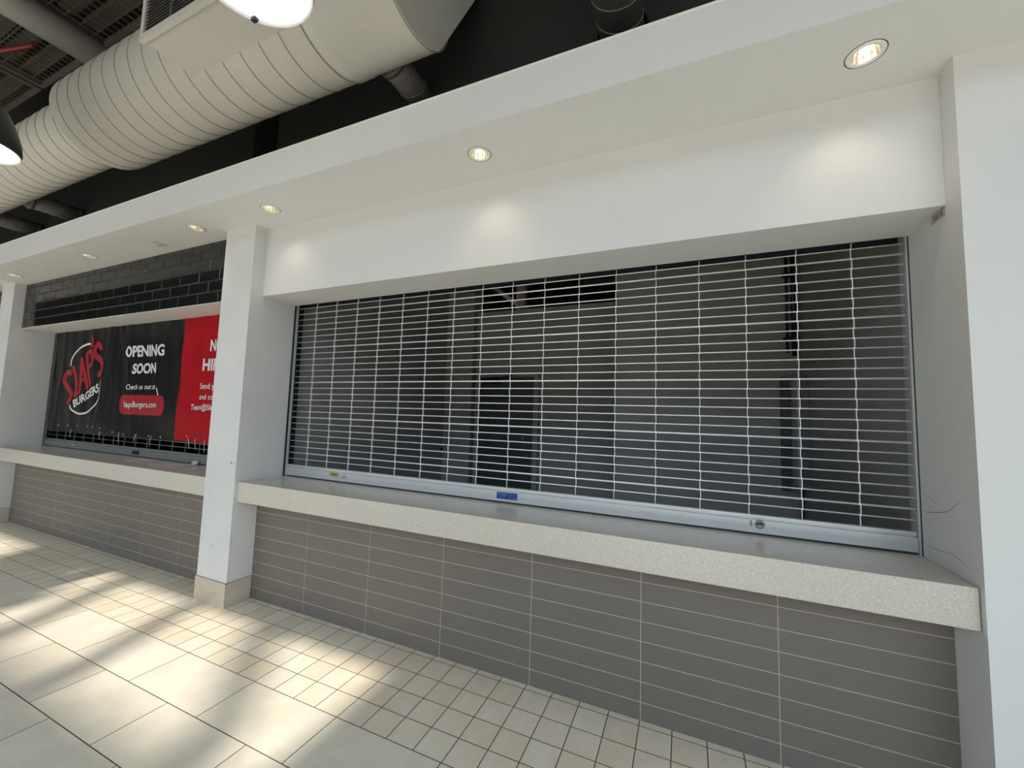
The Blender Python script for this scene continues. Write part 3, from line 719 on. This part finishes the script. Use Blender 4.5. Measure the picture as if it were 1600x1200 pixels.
# ------------------------------------------------------------------ roof tube, mesh trays, red pipe
tag(MB().tube([(-1.66, -8.9, 4.60), (-1.66, YW-0.002, 4.60)], 0.115, 32).build('overhead_pipe', TRIM), 'thick beige pipe crossing high up under the mesh ceiling', 'pipe')
def tray(x0, x1, y0, y1, label):
    t = thing('mesh_ceiling_panel', ((x0+x1)/2, (y0+y1)/2, 4.9), label, 'ceiling panel', 'wire mesh panels under the roof')
    z = 4.9; f = MB()
    for q in ((x0, x1, y0, y0+0.03), (x0, x1, y1-0.03, y1), (x0, x0+0.03, y0+0.03, y1-0.03), (x1-0.03, x1, y0+0.03, y1-0.03)): f.box(*q, z-0.02, z+0.03)
    f.build('frame', MESHM, t)
    w_ = MB(); x = x0+0.08
    while x < x1-0.05: w_.box(x-0.004, x+0.004, y0+0.03, y1-0.03, z, z+0.008); x += 0.085
    y = y1-0.10
    while y > y0+0.05: w_.box(x0+0.03, x1-0.03, y-0.004, y+0.004, z+0.0085, z+0.016); y -= 0.10
    o = w_.build('wire_mesh', MESHM, t)
    r_ = MB(); y = y1-0.06
    while y > y0+0.1: r_.box(x0+0.03, x1-0.03, y-0.12, y-0.02, z+0.06, z+0.10); y -= 0.16
    r_.build('deck_ribs', RIBM, t)
tray(-1.90, 1.1, -5.0, -0.33, 'wire mesh ceiling panel right of the thick beige pipe, above the outlet box')
tray(-3.20, -2.12, -5.0, -0.33, 'wire mesh ceiling panel between the thick beige pipe and the black lamp')
tray(-5.3, -3.26, -5.0, -0.33, 'wire mesh ceiling panel farthest left, behind the black lamp')
tag(MB().tube([(-4.6, -1.13, 4.855), (-2.877, -0.715, 4.855), (-2.48, -0.618, 4.855)], 0.018, 8).build('sprinkler_pipe', REDP), 'thin dark red pipe below the mesh left of the thick beige pipe', 'pipe')
# ------------------------------------------------------------------ suite number plate
pl = MB().box(L-0.003, L-0.0004, 0.100, 0.196, 2.3715, 2.4055).build('number_plate', PLATE)
tag(pl, 'small grey unit number plate 2B16 high on the right reveal', 'sign')
bd = MB()
for q in ((0.100, 0.196, 2.3715, 2.3728), (0.100, 0.196, 2.4042, 2.4055), (0.100, 0.1016, 2.3728, 2.4042), (0.1944, 0.196, 2.3728, 2.4042)):
    bd.box(L-0.0036, L-0.0031, *q)
bd.build('border', VINK, pl)
text_mesh('2B16', [(0.183, 2.3785), (0.113, 2.3785), (0.183, 2.3995), (0.113, 2.3995)], L-0.0036, VINK, 'lettering', pl, bold=0.015, plane='x')
# sign beyond the scuffed pillar
sg = MB().box(-5.75, -4.93, 0.30, 0.33, 1.30, 2.05).build('menu_sign', SIGNM)
tag(sg, 'pale sign with black lettering sliced by the left picture edge', 'sign')
sg.location = (0, 0, 0)
for body, q in (('ECE', (1.80, 1.92)), ('US', (1.55, 1.70)), ('S', (1.36, 1.46))):
    wdt = 0.11*len(body)
    text_mesh(body, [(-4.98-wdt, q[0]), (-4.98, q[0]), (-4.98-wdt, q[1]), (-4.98, q[1])], 0.298, VINK, 'lettering', sg, bold=0.03)
# ------------------------------------------------------------------ interior of the empty unit
iv = MB()
iv.box(0.43, 2.47, 3.0, 3.08, 0, 2.97)                      # door wall
struct(iv.build('wall_back', INT), 'back wall of the empty unit')
struct(MB().box(-0.1, 0.43, 2.88, 3.08, 0, 4.4).build('wall_back_left', INT))
struct(MB().box(2.475, 4.24, 2.40, 3.08, 0, 4.4).build('wall_back_right', INT))
struct(MB().box(-0.1, -0.004, DEP+0.002, 2.878, 0, 4.4).build('wall_side_left', INT))
struct(MB().box(4.156, 4.24, DEP+0.002, 2.398, 0, 4.4).build('wall_side_right', INT))
struct(MB().box(-0.68, 5.38, 0.80, 6.0, 4.4, 4.5).build('ceiling_unit', DECK))
struct(MB().box(-0.68, 5.38, 5.9, 6.0, 0, 4.4).build('wall_beyond', DARKW))
struct(MB().box(-0.68, -0.6, 3.09, 5.9, 0, 4.4).build('wall_beyond_left', DARKW)); struct(MB().box(5.3, 5.38, 3.09, 5.9, 0, 4.4).build('wall_beyond_right', DARKW))
struct(MB().box(0.0, 4.15, 0.62, 0.80, 2.80, 4.5).build('wall_lintel', DARKW))
# door
dr = thing('door_1', (0.92, 2.99, 0), 'dark green door in the back wall of the empty unit', 'door'); dr['kind'] = 'structure'
MB().box(0.505, 1.325, 2.975, 2.998, 0.004, 2.02).build('door_leaf', DOORM, dr)
fm = MB(); fm.box(0.455, 0.50, 2.955, 2.998, 0, 2.07); fm.box(1.33, 1.40, 2.955, 2.998, 0, 2.07); fm.box(0.50, 1.33, 2.955, 2.998, 2.025, 2.07)
fm.build('door_frame', INT, dr)
for z in (1.20, 1.09):
    MB().lathe([(0, -0.06), (0.018, -0.055), (0.022, -0.035), (0.012, -0.02), (0.026, 0)], (1.20 if z > 1.15 else 1.215, 2.974, z), 'Y', 14).build('door_knob', STEEL, dr)
dc = MB(); dc.box(0.58, 0.84, 2.91, 2.972, 1.93, 1.99); dc.tube([(0.62, 2.92, 2.0), (0.95, 2.80, 2.0), (1.02, 2.94, 2.04)], 0.01, 8); dc.build('door_closer', BLACKP, dr)
# electrical gear on the right part
ep = thing('electrical_panel', (4.12, 2.24, 1.42), 'tall grey electrical panel on the side wall seen through the right end of the grille', 'electrical panel')
MB().box(4.085, 4.154, 2.14, 2.34, 0.95, 1.90).build('cabinet', new_mat('panel_grey', (0.12, 0.13, 0.13), 0.5), ep)
MB().box(4.066, 4.084, 2.13, 2.35, 0.955, 1.895).build('panel_door', new_mat('panel_door_grey', (0.42, 0.43, 0.43), 0.5), ep)
MB().tube([(4.12, 2.25, 0.948), (4.12, 2.27, 0.70), (4.10, 2.30, 0.45)], 0.011, 8).build('cable', BLACKP, ep)
for x, lab, z0 in ((4.055, 'thin black conduit on the back wall of the unit, the left of two', 2.16), (4.110, 'thicker black conduit on the back wall of the unit, the right of two', 2.13)):
    t = thing('conduit', (x, 2.38, z0), lab, 'conduit', 'conduits above the electrical panel')
    r = 0.012 if x < 4.1 else 0.022
    MB().tube([(x, 2.37, z0), (x, 2.37, 3.6)], r, 10).build('pipe', BLACKP, t)
    for z in (2.29, 2.9): MB().box(x-r-0.02, x+r+0.012, 2.345, 2.396, z-0.015, z+0.015).build('clamp', BLACKP, t)
# dark hanging cover left of the panel
tag(MB().box(3.99, 4.055, 2.355, 2.398, 0.90, 1.93).build('cable_duct', new_mat('cable_duct_grey', (0.07, 0.07, 0.068), 0.6)), 'dark narrow cable duct beside the electrical panel', 'cable duct')
tag(MB().lathe([(0, -0.05), (0.022, -0.05), (0.026, 0)], (-0.02, 2.878, 0.999), 'Y', 14).build('wall_stub', BLACKP), 'small black pipe stub on the left back wall of the unit', 'pipe stub')
# structure seen over the back wall
tag(MB().box(0.87, 1.00, 3.35, 3.45, 2.97, 4.39).build('timber_stud', INTB), 'pale brown upright stud seen over the back wall', 'stud')
tag(MB().tube([(0.35, 3.6, 3.55), (0.98, 3.52, 3.09)], 0.035, 12).build('slanted_pipe', SHADEW), 'pale slanted pipe beside the brown stud over the back wall', 'pipe')
jn = MB()
for i in range(6): jn.box(1.3, 5.2, 3.6+0.35*i, 3.65+0.35*i, 4.05, 4.12)
struct(jn.build('ceiling_joists', MESHM))
struct(MB().box(1.0, 5.2, 3.2, 3.24, 2.97, 3.02).build('trim_5', MESHM))
